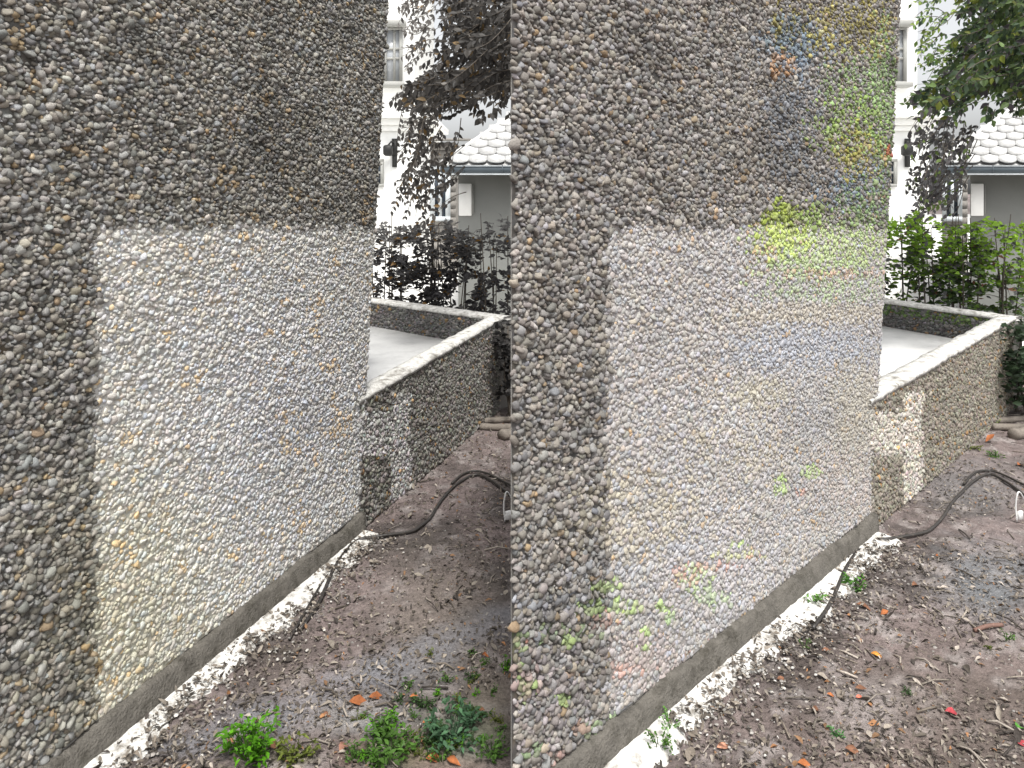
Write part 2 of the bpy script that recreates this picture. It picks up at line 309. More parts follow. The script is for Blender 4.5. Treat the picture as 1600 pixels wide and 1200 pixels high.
def outward(d):                         # right-hand side of the direction of travel, towards the camera
    return np.array([d[1], -d[0], 0.])
BIG = {}
def big_wall(side, label, left_pix):
    X0 = 800 * side
    Pc = gnd(560 + X0, 833); Pf = gnd(208 + X0, 1129)
    d = Pc - Pf; d /= np.linalg.norm(d); n = outward(d)
    lean = [.112, .153][side]; top = 3.1
    s0 = -2.3 if side == 0 else -float(np.dot(Pc - np.array([0, Pc[1] - Pc[0] * d[1] / d[0], 0]), d))
    s1f = lambda h: lean * np.asarray(h, float); h1f = lambda s: np.full(np.shape(s), top)
    BIG[side] = (Pc, d, n, s0)
    root = empty("pebbledash_wall", label, "wall", (Pc + d * s0 / 2) * np.array([1, 1, 0]))
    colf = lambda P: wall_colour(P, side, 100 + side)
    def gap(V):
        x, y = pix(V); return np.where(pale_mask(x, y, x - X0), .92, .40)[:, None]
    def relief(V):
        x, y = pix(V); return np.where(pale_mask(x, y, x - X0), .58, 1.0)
    pl_h = .085
    m = MB()
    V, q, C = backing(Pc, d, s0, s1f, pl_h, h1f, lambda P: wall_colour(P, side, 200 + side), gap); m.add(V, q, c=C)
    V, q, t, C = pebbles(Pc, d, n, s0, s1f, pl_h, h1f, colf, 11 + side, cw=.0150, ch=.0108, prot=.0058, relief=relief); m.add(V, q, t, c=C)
    m.build("pebbledash_face", M["pebble"], root, smooth=True)
    # the body behind the face: the left end is mitred, the right end leans like the photograph's corner
    th = .30; bk = .004
    e0 = np.array([0, 1, 0.]) if side else -n                                # direction of the left end face
    A0 = Pc + d * s0 - n * bk; A1 = Pc - n * bk; B0 = A0 + e0 * (th / abs(np.dot(e0, n))); B1 = A1 - n * th
    z = np.array([0, 0, 1.]); tp = z * top; ls = d * lean * top
    c = MB(); P = [A0, A1, B1, B0, A0 + tp, A1 + tp + ls, B1 + tp + ls, B0 + tp]
    g = (.25, .24, .225)
    c.add(P, [(1, 2, 6, 5), (2, 3, 7, 6), (3, 0, 4, 7), (4, 5, 6, 7), (0, 1, 5, 4)], c=g); c.build("wall_core", M["pebble"], root)
    cp = MB(); mid = (A0 + A1 + B0 + B1) / 4 + tp + ls / 2 + z * .034
    cp.box(mid, (abs(s0) + .40, th + .10, .06), math.atan2(d[1], d[0]), bev=.01); cp.build("coping", M["cement"], root)
    # plinth, a few centimetres proud
    p = MB(); nn = 90; S = np.linspace(s0 + (.0 if side else 0), .012, nn); out_ = .022 + .006 * fbm(S * 9, S * 0, 41)
    hh = pl_h + .020 * (fbm(S * 7, S * 0, 43) - .5) * 2
    rows = []
    for k, (oo, hk) in enumerate([(out_ + .012, np.zeros(nn) - .03), (out_ + .002, hh - .006), (out_ - .006, hh), (np.full(nn, -.02), hh + .002)]):
        rows.append(Pc + S[:, None] * d + oo[:, None] * n + hk[:, None] * z)
    V = np.concatenate(rows); q = [(r_ * nn + i, r_ * nn + i + 1, (r_ + 1) * nn + i + 1, (r_ + 1) * nn + i) for r_ in range(3) for i in range(nn - 1)]
    q += [(nn - 1, 4 * nn - 1, 3 * nn - 1, 2 * nn - 1)]
    p.add(V, q); p.build("plinth", M["plinth"], root)
    # spilled white mortar along the foot, ragged outer edge, patchy
    k = MB(); nn = 260; S = np.linspace(s0 + .1, .0, nn)
    wid = .055 + .065 * fbm(S * 16, S * 0 + 5, 47 + side, 5) + .03 * fbm(S * 60, S * 0, 57, 2); nr = 7
    wid = wid * np.clip((S - s0 - .25) / .2, .2, 1)
    V = []
    for r_ in range(nr):
        f = r_ / (nr - 1); oo = .025 + wid * f; hk = .016 * (1 - f) ** .7 + .010 * (fbm(S * 40, f * 9 + S * 0, 61) - .5) - .004 * (f == 1) * 3
        V.append(Pc + S[:, None] * d + oo[:, None] * n + (hk + .004)[:, None] * z)
    V = np.concatenate(V); q = [(r_ * nn + i, r_ * nn + nn + i, r_ * nn + nn + i + 1, r_ * nn + i + 1) for r_ in range(nr - 1) for i in range(nn - 1)]
    k.add(V, q); k.build("mortar_skirt", M["mortar"], root, smooth=True)
    return root
big_wall(0, "left pebbledash wall running off the photo's left edge, pale panel below a dark top", 0)
big_wall(1, "middle pebbledash wall between the two garden views, green and rusty blotches over its pebbles", 800)

# ------------------------------------------------------------------ low planter basin behind each wall corner
def basin(side, label):
    X0 = 800 * side; z = np.array([0, 0, 1.])
    a = BIG[side][0] * 1.0; b = gnd(782 + X0, 640)
    bl = at(577 + X0, 470, 6.0); c = np.array([bl[0], 6.0, 0.]); bb = b.copy()
    d = b - a; Lf = np.linalg.norm(d); d /= Lf; n = outward(d)
    root = empty("planter_basin", label, "planter", (a + b + c) / 3 * np.array([1, 1, 0]))
    hf = lambda s: .565 + .045 * np.clip(np.asarray(s, float) / Lf, 0, 1)
    def fcol(P):
        x, y = pix(P); u = x - X0; k = len(x); r = np.random.default_rng(5 + side)
        pale = (u < 640 + (vnoise(y / 8, y * 0, 9) - .5) * 8) & (y > 612) & ~((u < 610) & ((y < 642) | (y > 712)))  # patch of light on the low wall, painted into its pebble colours
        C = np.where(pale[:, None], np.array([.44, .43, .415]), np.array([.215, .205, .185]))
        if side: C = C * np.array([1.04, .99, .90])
        C = C * np.exp(r.normal(0, .16, (k, 1)) + r.normal(0, .04, (k, 3)))
        o = r.random(k) < .03; C[o] *= np.array([1.3, .9, .5])
        return C
    m = MB(); s1f = lambda h: np.full(np.shape(h), Lf); V, q, C = backing(a, d, 0, s1f, -.02, hf, fcol, lambda V: np.full((len(V), 1), .5)); m.add(V, q, c=C)
    V, q, t, C = pebbles(a, d, n, 0, s1f, 0, hf, fcol, 31 + side, .017, .012, .0055); m.add(V, q, t, c=C)
    th = .085; i0, i1 = a - n * th, b - n * th
    g = (.2, .19, .175); H0, H1 = hf(0) * z, hf(Lf) * z
    m.quad(b, i1, i1 + H1, b + H1, g); m.quad(i1, i0, i0 + H0, i1 + H1, g)
    m.build("front_wall", M["pebble"], root, smooth=False)
    # ragged white coping
    def coping(p, q_, nrm, th, ha, hb, over, name, seed):
        k = MB(); nn = 160; f = np.linspace(-.01, 1.01, nn); P = p[None] + f[:, None] * (q_ - p); hh = lerp(ha, hb, f); rag = lambda s_: (fbm(f * 45, f * 0, s_) - .5) * .018
        rows = [P + (over + rag(seed))[:, None] * nrm + (hh + .002)[:, None] * z, P + (over + rag(seed))[:, None] * nrm + (hh + .022 + rag(seed + 1) * .4)[:, None] * z]
        for w_ in (.25, .5, .75): rows.append(P - (th * w_) * nrm + (hh + .030 + rag(seed + 2 + int(8 * w_)) * .6)[:, None] * z)
        rows += [P - (th + over + rag(seed + 20))[:, None] * nrm + (hh + .024)[:, None] * z, P - (th + over + rag(seed + 20))[:, None] * nrm + (hh + .002)[:, None] * z]
        R = len(rows); V = np.concatenate(rows); qq = [(r_ * nn + i, r_ * nn + i + 1, ((r_ + 1) % R) * nn + i + 1, ((r_ + 1) % R) * nn + i) for r_ in range(R) for i in range(nn - 1)]
        k.add(V, qq); e = np.arange(R) * nn; k.t.append(np.array([(e[0], e[i + 1], e[i]) for i in range(1, R - 1)] + [(e[0] + nn - 1, e[i] + nn - 1, e[i + 1] + nn - 1) for i in range(1, R - 1)]))
        return k.build(name, M["coping"], root)
    coping(a, b, n, .085, hf(0), hf(Lf), .012, "front_coping", 71)
    # back wall, coming nearer to the right, seen on its inner face
    s_ = c - bb; Lb = np.linalg.norm(s_); db = (bb - c) / Lb; nb = outward(db); ext = .9 if side == 0 else .9
    c0 = c - db * ext; Lx = Lb + ext
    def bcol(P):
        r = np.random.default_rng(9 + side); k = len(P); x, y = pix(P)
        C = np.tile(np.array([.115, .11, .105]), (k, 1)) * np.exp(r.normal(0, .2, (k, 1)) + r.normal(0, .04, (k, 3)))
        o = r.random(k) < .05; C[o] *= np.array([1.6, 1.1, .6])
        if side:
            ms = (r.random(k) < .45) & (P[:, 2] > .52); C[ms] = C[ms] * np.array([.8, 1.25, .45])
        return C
    m = MB(); s1b = lambda h: np.full(np.shape(h), Lx); hb = lambda s: np.full(np.shape(s), .60)
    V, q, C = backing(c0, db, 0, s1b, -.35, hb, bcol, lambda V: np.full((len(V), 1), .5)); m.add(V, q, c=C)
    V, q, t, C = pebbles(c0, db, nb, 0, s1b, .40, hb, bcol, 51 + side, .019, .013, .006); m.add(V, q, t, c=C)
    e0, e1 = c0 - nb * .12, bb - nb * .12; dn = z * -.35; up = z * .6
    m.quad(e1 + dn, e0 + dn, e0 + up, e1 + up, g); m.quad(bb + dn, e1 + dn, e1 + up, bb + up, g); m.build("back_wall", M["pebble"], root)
    coping(c0, bb - db * .02, nb, .12, .60, .604, .010, "back_coping", 91)
    fl = MB(); F0 = a - n * .075; F1 = b - n * .075
    fl.prism([(F0[0] - .05, F0[1] - .1), (F1[0], F1[1]), (c[0] + nb[0] * .0, c[1] + .0), (c0[0], c0[1])], .30, .42); fl.build("basin_floor", M["basin"], root)
    return root
basin(0, "low pebbledash planter basin with pale floor, in the gap between the left and middle walls")
basin(1, "low pebbledash planter basin with pale floor, at the photo's right side before the green shrubs")

# ------------------------------------------------------------------ ground
def ground_h(X, Y):
    base = -.30 * np.clip((Y - 5.6) / 1.2, 0, 1)
    near = np.clip(1 - (np.hypot(X - .8, Y - 3.2) - 4) / 2, 0, 1)
    return base + near * (.030 * (fbm(X * 2.2, Y * 2.2, 1) - .5) + .022 * (fbm(X * 11, Y * 11, 2) - .5) + .010 * (fbm(X * 45, Y * 45, 4, 2) - .4))
def lines(parts): return np.unique(np.concatenate([np.linspace(a, b, n) for a, b, n in parts]))
gx = lines([(-400, -30, 12), (-30, -4, 14), (-4, -1.4, 40), (-1.4, 3.9, 340), (3.9, 6, 40), (6, 30, 16), (30, 400, 12)])
gy = lines([(-60, -2, 10), (-2, 1.4, 40), (1.4, 5.6, 300), (5.6, 7.2, 40), (7.2, 30, 20), (30, 600, 14)])
GX, GY = np.meshgrid(gx, gy); GZ = ground_h(GX, GY)
x_, y_ = pix(np.stack([GX, np.maximum(GY, .3), GZ], -1))
br = np.array([.182, .146, .138]); dk = np.array([.085, .071, .066]); gr = np.array([.28, .25, .238])
f1 = fbm(GX * 3.1, GY * 3.1, 13)[..., None]; f2 = fbm(GX * 14, GY * 14, 17)[..., None]
GC = lerp(br, dk, np.clip((f1 - .45) * 5, 0, 1)); GC = lerp(GC, gr, np.clip((f2 - .53) * 5, 0, .8))
GC = GC * (.55 + .9 * fbm(GX * 38, GY * 38, 19, 3))[..., None]
for (cx, cy, rx, ry, cc, amt) in [(1540, 910, 75, 60, (.17, .18, .19), .7), (1520, 760, 80, 40, (.17, .165, .165), .6), (1500, 1130, 260, 110, (.125, .098, .082), .5), (1350, 1110, 60, 45, (.28, .25, .24), .6), (560, 1120, 80, 30, (.27, .27, .27), .6), (640, 1050, 90, 30, (.17, .17, .18), .5), (400, 1120, 60, 40, (.14, .14, .145), .6),
                               (420, 1000, 60, 90, (.05, .043, .037), .6), (1230, 1010, 70, 90, (.055, .045, .04), .6), (690, 960, 90, 90, (.19, .165, .14), .5), (640, 870, 70, 30, (.06, .053, .047), .5),
                               (715, 1150, 60, 45, (.07, .115, .065), .55), (610, 1178, 55, 22, (.085, .12, .05), .5), (650, 1165, 40, 25, (.19, .12, .095), .4), (700, 1192, 50, 15, (.19, .12, .095), .4), (770, 1100, 40, 60, (.13, .12, .085), .5), (460, 1185, 35, 12, (.12, .12, .05), .6), (550, 1175, 30, 25, (.17, .11, .09), .5)] + \
                              [(lerp(310, 800, f), lerp(1165, 962, f), 60, 17, (.205, .205, .222), .6) for f in np.linspace(0, 1, 9)]:
    e = np.hypot((x_ - cx) / rx, (y_ - cy) / ry) + (f2[..., 0] - .5) * 1.2; kf = (np.clip(1.4 - e, 0, 1) * amt)[..., None]; kf = np.where((GY > 1)[..., None], kf, 0); GC = lerp(GC, np.array(cc), kf)
i, j = np.meshgrid(np.arange(len(gy) - 1), np.arange(len(gx) - 1), indexing='ij'); a_ = (i * len(gx) + j).ravel()
o = mesh("ground", np.stack([GX, GY, GZ], -1).reshape(-1, 3), [np.stack([a_, a_ + 1, a_ + len(gx) + 1, a_ + len(gx)], 1)], M["dirt"], col=GC.reshape(-1, 3), smooth=True); tag(o, kind="structure")
pv = MB(); pv.prism([(-30, 7.4), (40, 7.4), (40, 60), (-30, 60)], -.34, -.296); o = pv.build("courtyard_paving", M["paving"]); tag(o, kind="structure")

# ------------------------------------------------------------------ leaves
LV = np.array([[0, 0], [-.32, .22], [-.5, .48], [-.30, .78], [0, 1.06], [.30, .78], [.5, .48], [.32, .22], [0, .24], [0, .5], [0, .8]])
LT = np.array([(0, 8, 1), (3, 10, 4), (0, 7, 8), (5, 4, 10)]); LQ = np.array([(1, 8, 9, 2), (2, 9, 10, 3), (7, 6, 9, 8), (6, 5, 10, 9)])
def leaf_mesh(pos, dirv, nrm, length, width, colr, fold=.22, curl=.2, rng=RNG):
    n = len(pos); dirv = dirv / np.linalg.norm(dirv, axis=1)[:, None]
    sd = np.cross(dirv, nrm); sd /= np.linalg.norm(sd, axis=1)[:, None] + 1e-9; up = np.cross(sd, dirv)
    lx = LV[None, :, 0] * width[:, None] * (1 + rng.normal(0, .07, (n, len(LV)))); ly = LV[None, :, 1] * length[:, None]
    fo = fold * (1 + rng.normal(0, .5, (n, 1))); cu = curl * (1 + rng.normal(0, .9, (n, 1)))
    lz = np.abs(lx) * fo * 2 - cu * LV[None, :, 1] ** 2 * length[:, None] * .6
    V = pos[:, None] + lx[..., None] * sd[:, None] + ly[..., None] * dirv[:, None] + lz[..., None] * up[:, None]
    b = (np.arange(n) * len(LV))[:, None, None]
    return V.reshape(-1, 3), (LQ[None] + b).reshape(-1, 4), (LT[None] + b).reshape(-1, 3), np.repeat(colr[:, None], len(LV), 1).reshape(-1, 3)
def unit(n, rng=RNG): v = rng.normal(0, 1, (n, 3)); return v / np.linalg.norm(v, axis=1)[:, None]

# ------------------------------------------------------------------ trees with overhanging boughs
def inside(u, y, poly):
    r = False; j = len(poly) - 1
    for i in range(len(poly)):
        (xi, yi), (xj, yj) = poly[i], poly[j]
        if (yi > y) != (yj > y) and u < (xj - xi) * (y - yi) / (yj - yi) + xi: r = not r
        j = i
    return r
DENSE = [(690, -40), (900, -60), (900, 150), (800, 158), (770, 152), (735, 150), (720, 172), (690, 180), (650, 168), (612, 168), (605, 160), (650, 122), (686, 95), (700, 40)]
SPARSE = [(618, -30), (700, -40), (700, 40), (690, 90), (655, 120), (640, 110), (630, 50)]
TAIL = [(640, 160), (716, 165), (735, 205), (712, 240), (705, 300), (685, 350), (640, 345), (616, 290), (618, 225), (636, 180)]
def tree(side, label, trunk_xy, greens):
    X0 = 800 * side; rng = np.random.default_rng(400 + side)
    root = empty("overhanging_tree", label, "tree", (trunk_xy[0], trunk_xy[1], -.05))
    T = np.array([trunk_xy[0], trunk_xy[1], 0.])
    t = MB(); tp = spline([T + (0, 0, -.1), T + (.03, .02, .8), T + (-.04, .03, 1.7), T + (.02, -.02, 2.7), T + (.08, .05, 3.8)], 5)
    t.tube(tp, np.linspace(.12, .07, len(tp)) * (1 + .08 * np.sin(np.arange(len(tp)) * 2.1)), 12); t.build("trunk", M["bark"], root, smooth=True)
    lm = MB(); ends = []
    goals = [((840, 20), 5.2), ((860, 70), 5.0), ((850, 110), 5.5), ((880, -30), 5.6)]
    for (gu, gy_), Yd in goals:
        g = at(gu + X0, gy_, Yd); st = T + (0, 0, 2.2 + .25 * rng.random()); mid = (st + g) / 2 + (0, 0, .18)
        pts = spline([st, mid, g], 6); lm.tube(pts, np.linspace(.045, .016, len(pts)), 8); ends.append((gu, gy_, Yd))
    P, D, Nn, Ls, Cc = [], [], [], [], []
    def spray(u0, y0, Yd, du, dy, Lp, poly, size, dens, cols, wts):
        n = max(5, int(Lp / 8)); pts = []; k = rng.uniform(-.5, .5); wy = rng.uniform(-16, 16); fx_, fy_ = rng.normal(0, 9, 2)
        for q in range(n + 1):
            f = q / n; pts.append(at(u0 + X0 + du * Lp * f, y0 + dy * Lp * f + (30 * abs(k) - 8) * f * f + wy * math.sin(f * 3.1), Yd + k * f))
        pts = np.array(pts); uu_, yy_ = pix(pts); okp = [inside(a_ - X0 + fx_, b_ + fy_, poly) for a_, b_ in zip(uu_, yy_)]
        if not any(okp): return
        last = max(i_ for i_, o_ in enumerate(okp) if o_) + 1; pts = pts[:max(last, 3)]; n = len(pts) - 1
        lm.tube(pts, np.linspace(.0035, .0010, n + 1), 5)
        for q in range(n + 1):
            for sg in (-1, 1):
                if rng.random() > dens: continue
                pu, py = pix(pts[q]); ang = rng.uniform(.5, 1.2) * sg
                du2, dy2 = du * math.cos(ang) - dy * math.sin(ang), du * math.sin(ang) + dy * math.cos(ang)
                lu, ly = pu - X0 + du2 * 9, py + dy2 * 9
                if not inside(lu + fx_, ly + fy_, poly): continue
                dv = np.array([du2, rng.normal(0, .45), -dy2 - .45]); P.append(pts[q]); D.append(dv)
                Nn.append(np.array([rng.normal(0, .6), rng.normal(-.9, .6), rng.normal(.5, .5)])); Ls.append(size * rng.uniform(.65, 1.25)); Cc.append(cols[rng.choice(len(cols), p=wts)])
    dc, sc_, tc_ = greens
    for k in range(330):
        for _ in range(60):
            u, y = rng.uniform(600, 900), rng.uniform(-60, 180)
            if inside(u, y, DENSE): break
        a = rng.uniform(.05, .75); spray(u + 30, y - 14, rng.uniform(4.5, 6.2), -math.cos(a), math.sin(a), rng.uniform(60, 120), DENSE, .050, .95, *dc)
    for k in range(40):
        u, y = rng.uniform(640, 705), rng.uniform(-30, 110); a = rng.uniform(.1, 1.0)
        spray(u, y, rng.uniform(5, 6.3), -math.cos(a), math.sin(a), rng.uniform(40, 80), SPARSE, .040, .8, *sc_)
    for k in range(78):
        u, y = rng.uniform(632, 730), rng.uniform(145, 310); a = rng.uniform(.5, 1.5)
        spray(u, y, rng.uniform(4.7, 5.8), -math.cos(a), math.sin(a), rng.uniform(45, 85), TAIL, .040, .8, *tc_)
    for (uu, yy) in [(790, 165), (772, 172), (800, 172), (755, 185), (745, 175), (782, 160)]:
        spray(uu, yy - 14, 4.9, -.35, .9, 16, [(0, 0), (1000, 0), (1000, 400), (0, 400)], .055, .6, *dc)
    lm.build("limbs", M["bark"], root, smooth=True)
    P, D, Nn, Ls, Cc = map(np.array, (P, D, Nn, Ls, Cc))
    V, q, t_, C = leaf_mesh(P, D, Nn, Ls, Ls * .58, Cc * np.exp(rng.normal(0, .2, (len(Cc), 1))), rng=rng)
    mesh("crown", V, [q, t_], M["leaf"], root, C)
def mixc(*p): cols = [np.array(c) for c, _ in p]; w_ = np.array([v for _, v in p], float); return cols, w_ / w_.sum()
tree(0, "tree with dull grey-brown leaves hanging over the gap between the left and middle walls", (1.05, 6.1),
     (mixc(((.060, .056, .052), 8), ((.095, .088, .08), 5), ((.14, .095, .045), 1)), mixc(((.16, .15, .14), 6), ((.24, .225, .21), 4), ((.30, .20, .10), .6)), mixc(((.085, .08, .075), 6), ((.13, .12, .11), 5), ((.24, .15, .06), 1))))
tree(1, "tree with dark green leaves hanging over the right-hand roof", (5.3, 6.3),
     (mixc(((.050, .080, .042), 6), ((.095, .145, .05), 6), ((.16, .19, .035), 1.4), ((.075, .068, .075), 1.6)), mixc(((.15, .24, .06), 5), ((.24, .32, .08), 4), ((.10, .16, .09), 3)), mixc(((.085, .08, .082), 6), ((.12, .12, .12), 4), ((.13, .19, .05), 1.5))))

# ------------------------------------------------------------------ shrubs behind the planters
def shrub(side, u0, u1, ytop, ybot, Yd, nleaf, label, colf, size=.052, group=None, base_h=-.2):
    X0 = 800 * side; rng = np.random.default_rng(int(900 + side * 50 + u0))
    uc = (u0 + u1) / 2; b = at(uc + X0, 400, Yd); root = empty("shrub", label, "shrub", (b[0], b[1], base_h), group)
    st = MB(); P, D, Nn, Ls, Cc = [], [], [], [], []
    stems = []
    for k in range(6):
        uu = rng.uniform(u0, u1); top = at(uu + X0, ytop + rng.uniform(-6, 45), Yd + rng.uniform(-.2, .2)); bs = np.array([b[0] + (top[0] - b[0]) * .45 + rng.normal(0, .02), b[1] + rng.uniform(-.1, .1), base_h])
        pts = spline([bs, lerp(bs, top, .5) + rng.normal(0, .03, 3), top], 6); stems.append(pts); st.tube(pts, np.linspace(.009, .003, len(pts)), 6)
    k = 0; tries = 0; allp = np.concatenate(stems); ap_u, ap_y = pix(allp); nleaf = int(nleaf * 2.3)
    while k < nleaf and tries < nleaf * 8:
        tries += 1
        uu, yy = rng.uniform(u0 - 14, u1 + 14), ytop + (ybot - ytop) * rng.beta(1.15, 1.25)
        if vnoise(uu / 13, yy / 11, 5 + side) < .36 or (yy < ytop + 30 and vnoise(uu / 10, 3.3 + 0 * uu, 8 + side) * 34 > yy - ytop): continue
        q = at(uu + X0, yy, Yd + rng.normal(0, .14)); j_ = int(np.argmin((ap_u - uu - X0) ** 2 + (ap_y - yy) ** 2 * .5 + rng.uniform(0, 200, len(allp)))); p = allp[j_]
        if rng.random() < .16: st.tube(np.array([p, lerp(p, q, .5) + (0, 0, .02), q]), [.003, .002, .001], 4)
        for _ in range(rng.integers(2, 5)):
            dv = rng.normal(0, 1, 3); dv[2] = abs(dv[2]) * .5 - .15; P.append(q + rng.normal(0, .014, 3)); D.append(dv); Nn.append(np.array([rng.normal(0, .6), rng.normal(-.7, .6), rng.normal(.7, .5)])); Ls.append(size * rng.uniform(.55, 1.2)); Cc.append(colf(uu, yy, rng)); k += 1
    st.build("stems", M["bark"], root, smooth=True)
    P, D, Nn, Ls, Cc = map(np.array, (P, D, Nn, Ls, Cc))
    V, q, t_, C = leaf_mesh(P, D, Nn, Ls, Ls * .55, Cc, rng=rng); mesh("foliage", V, [q, t_], M["leaf"], root, C)
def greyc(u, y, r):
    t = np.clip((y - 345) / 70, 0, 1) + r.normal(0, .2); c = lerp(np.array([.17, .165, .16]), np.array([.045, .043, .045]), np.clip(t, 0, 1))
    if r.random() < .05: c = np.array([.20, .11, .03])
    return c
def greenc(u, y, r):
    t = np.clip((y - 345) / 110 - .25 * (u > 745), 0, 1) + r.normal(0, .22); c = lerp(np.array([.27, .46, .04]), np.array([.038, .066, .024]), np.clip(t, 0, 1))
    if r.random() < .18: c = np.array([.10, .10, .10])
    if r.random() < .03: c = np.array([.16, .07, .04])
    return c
HG = [(0, 574, 640, 340, 480, 6.35, 480), (0, 632, 690, 335, 490, 6.25, 520), (0, 684, 742, 345, 500, 6.1, 480), (0, 736, 800, 338, 505, 6.0, 330),
      (1, 574, 640, 330, 480, 6.35, 500), (1, 632, 690, 328, 490, 6.25, 540), (1, 684, 742, 338, 500, 6.1, 520), (1, 736, 800, 332, 505, 6.0, 420)]
HL = ["grey-leaved shrub beside the left wall's edge, first behind the planter between the walls", "dark grey-leaved shrub second from the left wall's edge behind its planter", "dark shrub under the grey roof's corner, third behind the planter between the walls", "thin grey shrub before the grey pavilion beside the middle wall's left edge",
      "bright green shrub beside the middle wall's right edge, first behind the right planter", "green shrub second from the middle wall's right edge, behind the right planter", "green shrub below the right roof's corner, third behind the right planter", "vivid green shrub before the grey pavilion wall at the photo's right edge"]
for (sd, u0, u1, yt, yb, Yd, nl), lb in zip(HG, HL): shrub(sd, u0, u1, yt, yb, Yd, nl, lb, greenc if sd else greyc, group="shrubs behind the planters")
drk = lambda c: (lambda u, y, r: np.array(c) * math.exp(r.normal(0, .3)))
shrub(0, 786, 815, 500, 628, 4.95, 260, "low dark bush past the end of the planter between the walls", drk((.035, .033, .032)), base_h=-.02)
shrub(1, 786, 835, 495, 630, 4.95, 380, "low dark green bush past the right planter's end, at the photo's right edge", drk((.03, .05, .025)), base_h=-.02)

# ------------------------------------------------------------------ background buildings
def white_house(side, label):
    X0 = 800 * side; Yd = 22.0; px = lambda u: (u + X0 - 800) / F * Yd; hz = lambda y: EYE - (y - HZ) / F * Yd
    root = empty("white_house", label, "house", (px(560), Yd + 3, -.3))
    m = MB(); xa, xb = px(430), px(652); m.box(((xa + xb) / 2, Yd + 3, (hz(205) - .3) / 2), (xb - xa, 6, hz(205) + .3), bev=.02)
    m.build("lower_wall", M["white"], root)
    m = MB(); xb2 = px(645); m.box(((xa + xb2) / 2, Yd + 3.2, (hz(172) + 10) / 2), (xb2 - xa, 5.6, 10 - hz(172)), bev=.02); m.build("upper_wall", M["white"], root)
    c = MB()
    for (y0, y1, pr) in [(205, 196, .10), (196, 186, .22), (186, 176, .42), (176, 172, .30)]:
        c.box(((xa + xb + pr) / 2, Yd + 3 - pr / 2, (hz(y0) + hz(y1)) / 2), (xb - xa + pr, 6 + pr, hz(y1) - hz(y0) - .004), bev=.015)
    c.build("cornice", M["white"], root)
    def window(u0, u1, y0, y1, pane, bars, name="window"):
        x0, x1, z0, z1 = px(u0), px(u1), hz(y1), hz(y0); Yf = (Yd if y0 > 172 else Yd + .4)
        f = MB(); t = .09
        for (cx, cz, sx_, sz_) in [((x0 + x1) / 2, z1 - t / 2, x1 - x0, t), ((x0 + x1) / 2, z0 + t / 2, x1 - x0, t), (x0 + t / 2, (z0 + z1) / 2, t, z1 - z0 - 2 * t), (x1 - t / 2, (z0 + z1) / 2, t, z1 - z0 - 2 * t)]:
            f.box((cx, Yf - .03, cz), (sx_, .10, sz_))
        for b_ in bars:
            if b_[0] == 'v': f.box((lerp(x0, x1, b_[1]), Yf - .025, (z0 + z1) / 2), (.07, .08, z1 - z0 - 2 * t))
            else: f.box(((x0 + x1) / 2, Yf - .022, lerp(z0, z1, b_[1])), (x1 - x0 - 2 * t, .07, .07))
        o = f.build(name, M["frame"], root); g = MB(); g.box(((x0 + x1) / 2, Yf - .0, (z0 + z1) / 2), (x1 - x0 - .1, .03, z1 - z0 - .1)); g.build("pane", pane, o)
        return o
    window(586, 626, 38, 129, M["glass"], [('v', .33), ('v', .68), ('h', .45), ('h', .62)])
    window(578, 600, 248, 292, M["darkglass"], [('v', .5), ('h', .5)])
    s_ = MB(); s_.box((px(606), Yd + .3, hz(34)), (px(632) - px(580), .35, .18), bev=.02); s_.build("window_lintel", M["frame"], root)
    s_ = MB(); s_.box((px(606), Yd + .3, hz(131)), (px(630) - px(582), .4, .14), bev=.02); s_.build("window_ledge", M["frame"], root)
    l = MB(); lx, lz = px(617), hz(232); l.tube([(px(617), Yd, hz(226)), (px(613), Yd - .2, hz(222)), (px(609), Yd - .3, hz(228))], .025, 6)
    l.box((px(617), Yd - .04, hz(230)), (.16, .06, .5)); l.box((px(609), Yd - .3, hz(236)), (.26, .26, .32), bev=.05); l.box((px(617), Yd - .03, hz(248)), (.14, .05, .5)); l.build("wall_lantern", M["iron"], root)
white_house(0, "white house with cornice and grey window, seen between the left and middle walls")
white_house(1, "white house with cornice and grey window, seen past the middle wall's right edge")

